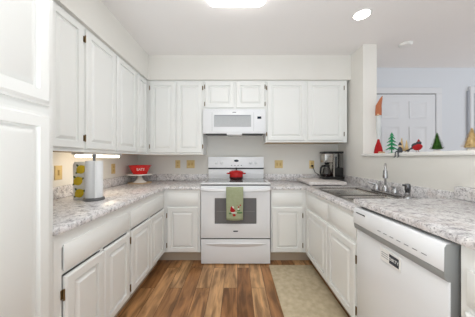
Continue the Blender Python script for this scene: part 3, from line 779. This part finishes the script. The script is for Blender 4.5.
obj('brew_head', bx(NB(), 1.025, 1.1375, 2.70, 2.855, QZ+.195, QZ+.305, .012, 2), 'steel', c)
obj('drip_cone', lathe(NB(), [(.02, .172), (.04, .195), (0, .195)], (1.082, 2.765, QZ), 20), 'black', c)
obj('top_lid', bx(NB(), 1.018, 1.274, 2.695, 2.86, QZ+.3055, QZ+.328, .006, 2), 'black', c)
b = NB(); lathe(b, [(.045, .0285), (.056, .035), (.058, .07), (.05, .11), (.034, .145), (.036, .15), (0, .15)], (1.078, 2.765, QZ), 28)
cf = obj('carafe', b, 'carafeglass', c)
obj('coffee', lathe(NB(), [(.043, .031), (.053, .037), (.055, .06), (0, .06)], (1.078, 2.765, QZ), 24), 'pan', cf)
obj('collar', lathe(NB(), [(.0365, .142), (.04, .145), (.04, .165), (.03, .17), (0, .17)], (1.078, 2.765, QZ), 24), 'black', cf)
b = NB(); tube(b, [(1.045, 2.75, QZ+.158), (1.005, 2.73, QZ+.155), (.982, 2.72, QZ+.135), (.975, 2.717, QZ+.08), (.982, 2.72, QZ+.05), (1.025, 2.742, QZ+.045)], [.011, .012, .013, .013, .012, .008], 10)
obj('carafe_handle', b, 'black', cf)
for o in c.children_recursive:
    for v in o.data.vertices: v.co.z *= 1.12
c.location.x += .125
b = NB(); bx(b, 1.064, 1.092, YB-.038, YB-.0082, 1.083, 1.106, .004)
tube(b, [(1.078, YB-.036, 1.09), (1.085, YB-.05, 1.06), (1.11, YB-.05, 1.0), (1.15, YB-.06, QZ+.05), (1.17, YB-.085, QZ+.012), (1.25, YB-.10, QZ+.008), (1.3, 2.862, QZ+.012)], .0035, 8)
obj('power_cord', b, 'black', c)

# ------------------------------------------------------------------ sill decorations
SXC = XR+.08
def bottle_tree(label, x, y, h, r, m, base='ivory', n=900, group=None):
    c = thing('bottle_brush_tree', label, 'tree ornament', (x, y, SILL), group)
    hb = h*.1
    obj('base', lathe(NB(), [(r*.42, .0004), (r*.42, hb*.8), (r*.34, hb), (0, hb)], (x, y, SILL), 16), 'ceramic', c)
    b = NB(); tube(b, [(x, y, SILL+hb), (x, y, SILL+h)], .0018, 6)
    lathe(b, [(r*.7, SILL*0+hb*1.4), (r*.35, h*.55), (.002, h*.96), (0, h*.97)], (x, y, SILL), 14)
    for k in range(n):
        f = random.random()**1.35; z = SILL+hb*1.25+f*(h-hb*1.3); rr = (r*(1-f)**.9+.003)*random.uniform(.82, 1.05); a = random.uniform(0, 2*PI)
        d = Vector((math.cos(a), math.sin(a), random.uniform(-.05, .28))); s = Vector((-d.y, d.x, 0))*.0011*(h/.14); u = Vector((0, 0, .0022*(h/.14)))
        p = Vector((x, y, z)); q = p+d*rr
        v0, v1, v2, v3 = b.verts.new(p+u), b.verts.new(q+s-u*.3), b.verts.new(q-s-u*.3), b.verts.new(p-u)
        b.faces.new((v0, v1, v2)); b.faces.new((v3, v2, v1)); 
    obj('bristles', b, m, c)
    return c
bottle_tree('dark green bottle brush tree standing alone on the sill', SXC-.01, 1.572, .145, .045, 'pine', n=1300)
bottle_tree('large cream bottle brush tree at the right end of the sill', SXC-.01, 1.338, .148, .052, 'cream', n=1300)
bottle_tree('taller of the two slim cream trees, behind the seated grey figure', SXC+.01, 1.935, .142, .027, 'cream', n=700)
bottle_tree('shorter of the two slim cream trees, nearer the red bird', SXC+.01, 1.88, .118, .026, 'cream', n=600)

# emerald tiered tree
x, y = SXC+.01, 2.06
c = thing('tiered_tree', 'emerald green tiered christmas tree ornament beside the red gnome', 'tree ornament', (x, y, SILL))
obj('trunk', lathe(NB(), [(.03, .0004), (.03, .006), (.006, .009), (.005, .19), (0, .2)], (x, y, SILL), 12), 'mint', c)
b = NB()
for k, (z0, r) in enumerate(((.03, .062), (.068, .056), (.104, .046), (.138, .034), (.168, .022))):
    t = NB(); n = 10; top = t.verts.new((x, y, SILL+z0+.045)); ring = []
    for q in range(2*n):
        a = PI*q/n+k*.4; rr = r if q % 2 == 0 else r*.45
        ring.append(t.verts.new((x+rr*math.cos(a), y+rr*math.sin(a), SILL+z0+(0 if q % 2 == 0 else .017))))
    bot = t.verts.new((x, y, SILL+z0+.024))
    for q in range(2*n):
        t.faces.new((top, ring[q], ring[(q+1) % (2*n)])); t.faces.new((bot, ring[(q+1) % (2*n)], ring[q]))
    merge(b, t)
obj('branches', b, 'mint', c)

# tall gnome at the jamb
x, y = SXC+.015, 2.262
c = thing('gnome_figure', 'tall slim gnome with red body and copper pointed hat at the sill end', 'figurine', (x, y, SILL))
obj('body', lathe(NB(), [(.042, .0004), (.044, .01), (.034, .07), (.016, .13), (.008, .165), (0, .166)], (x, y, SILL), 24), 'clred', c)
b = NB(); tube(b, [(x, y, SILL+.16), (x+.004, y, SILL+.2), (x+.003, y-.0, SILL+.28), (x+.0, y, SILL+.40), (x, y, SILL+.43)], [.010, .017, .026, .022, .020], 16)
obj('beard', b, 'greyfelt', c)
b = NB(); tube(b, [(x, y, SILL+.425), (x, y, SILL+.46), (x+.002, y, SILL+.53), (x+.022, y-.01, SILL+.60), (x+.034, y-.014, SILL+.635)], [.03, .031, .028, .014, .002], 16)
obj('hat', b, 'copper', c)
b = NB(); ball(b, (x-.022, y-.024, SILL+.425), .011, .011, .011); obj('nose', b, 'skin', c)
b = NB(); ball(b, (x-.012, y-.044, SILL+.0126), .018, .02, .012); ball(b, (x+.026, y-.036, SILL+.0126), .018, .02, .012); obj('boots', b, 'skin', c)

# grey elf sitting on the sill edge, legs hanging over
x, y = XR-.01, 1.83; ex = XR-.025
c = thing('sitting_figure', 'small dark grey figure sitting on the sill edge with dangling legs', 'figurine', (x, y, SILL))
b = NB(); lathe(b, [(.016, .0006), (.02, .012), (.016, .035), (.009, .052), (0, .055)], (x, y, SILL), 16); obj('body', b, 'slate', c)
b = NB(); ball(b, (x, y, SILL+.062), .012, .012, .013); hd = obj('head', b, 'skin', c)
obj('hat', lathe(NB(), [(.014, .066), (.012, .074), (.004, .092), (0, .096)], (x, y, SILL), 14), 'slate', c)
for s in (-1, 1):
    b = NB(); yy = y+s*.009
    tube(b, [(x-.008, yy, SILL+.010), (ex-.008, yy+s*.003, SILL+.012), (ex-.014, yy+s*.006, SILL+.002), (ex-.014, yy+s*.01, SILL-.035), (ex-.024, yy+s*.012, SILL-.04)], [.006, .0055, .005, .004, .004], 8)
    obj('leg', b, 'slate', c)

# tiny dark bird
x, y = SXC-.03, 1.815
c = thing('bird_figurine', 'tiny dark grey bird between the cream trees and the red bird', 'figurine', (x, y, SILL))
b = NB(); ball(b, (x, y, SILL+.0185), .009, .016, .009); ball(b, (x, y-.013, SILL+.028), .007, .007, .007)
tube(b, [(x, y-.018, SILL+.028), (x, y-.028, SILL+.026)], [.003, .0006], 6); tube(b, [(x, y+.012, SILL+.018), (x, y+.034, SILL+.012)], [.006, .003], 6)
obj('body', b, 'slate', c)
b = NB()
for s in (-1, 1): tube(b, [(x+s*.004, y, SILL+.0004), (x+s*.004, y, SILL+.012)], .0014, 6)
obj('legs', b, 'slate', c)
# red round bird with dark back and small hat
x, y = SXC-.02, 1.735
c = thing('bird_figurine', 'plump red bird ornament with dark back standing on thin legs', 'figurine', (x, y, SILL))
b = NB(); ball(b, (x, y, SILL+.046), .030, .036, .030, 20); bd = obj('body', b, 'clred', c)
b = NB(); ball(b, (x+.0, y+.008, SILL+.056), .029, .036, .026, 20); tube(b, [(x, y+.03, SILL+.045), (x, y+.075, SILL+.028)], [.014, .004], 8); obj('back_and_tail', b, 'slate', c)
b = NB(); ball(b, (x-.004, y-.02, SILL+.048), .026, .024, .022, 16); obj('breast', b, 'clred', c)
b = NB(); ball(b, (x, y-.016, SILL+.078), .018, .018, .016, 14); tube(b, [(x-.002, y-.03, SILL+.078), (x-.002, y-.046, SILL+.074)], [.004, .0008], 6); obj('head', b, 'slate', c)
obj('hat', lathe(NB(), [(.012, .088), (.009, .096), (.003, .108), (0, .11)], (x, y-.014, SILL), 14), 'clred', c)
b = NB()
for s in (-1, 1): tube(b, [(x+s*.010, y, SILL+.02), (x+s*.011, y-.004, SILL+.0035), (x+s*.011, y-.02, SILL+.0025)], .002, 6)
obj('legs', b, 'copper', c)

# ------------------------------------------------------------------ ceiling fixtures
LZ = 2.455
def rrect(x0, x1, y0, y1, r, n=6):
    pts = []
    for (cx, cy, a0) in ((x1-r, y1-r, 0), (x0+r, y1-r, PI/2), (x0+r, y0+r, PI), (x1-r, y0+r, 1.5*PI)):
        for k in range(n+1): a = a0+PI/2*k/n; pts.append((cx+r*math.cos(a), cy+r*math.sin(a)))
    return pts
c = thing('ceiling_light', 'large rounded rectangular white ceiling light above the kitchen floor', 'lamp', (-.01, 1.42, ZC))
obj('frame', prism(NB(), rrect(-.235, .215, .80, 1.70, .06), 'z', ZC-.02, ZC-.0005, .003), 'trim', c)
obj('diffuser', prism(NB(), rrect(-.25, .23, .78, 1.715, .07), 'z', LZ, ZC-.0205, .02), 'lens', c)
x, y = 1.147, 1.89
c = thing('recessed_light', 'small round recessed downlight in the ceiling near the pass-through', 'lamp', (x, y, ZC))
obj('trim_ring', lathe(NB(), [(.080, -.0005), (.078, -.006), (.068, -.008), (.066, -.0005)], (x, y, ZC), 32), 'trim', c)
obj('lamp_disc', lathe(NB(), [(.0655, -.0006), (.0655, -.004), (0, -.005)], (x, y, ZC), 32), 'downlight', c)
x, y = 1.95, 2.38
tag(obj('ceiling_disc', lathe(NB(), [(.065, -.0005), (.065, -.012), (.055, -.026), (0, -.03)], (x, y, ZC), 28), 'trim', origin=(x, y, ZC)), 'round white ceiling disc in the dining room beyond the pass-through', 'smoke detector')  # plain white disc under the dining room ceiling

# groups for the repeated kinds
GROUPS = {'base_cabinet': 'white base cabinets', 'wall_cabinet': 'white wall cabinets', 'countertop': 'granite-look countertops',
          'outlet_plate': 'ivory wall plates', 'switch_plate': 'ivory wall plates', 'bottle_brush_tree': 'bottle brush trees on the sill',
          'bird_figurine': 'bird ornaments on the sill'}
for o in S.objects:
    if o.parent is None and o.name.split('.')[0] in GROUPS: o['group'] = GROUPS[o.name.split('.')[0]]
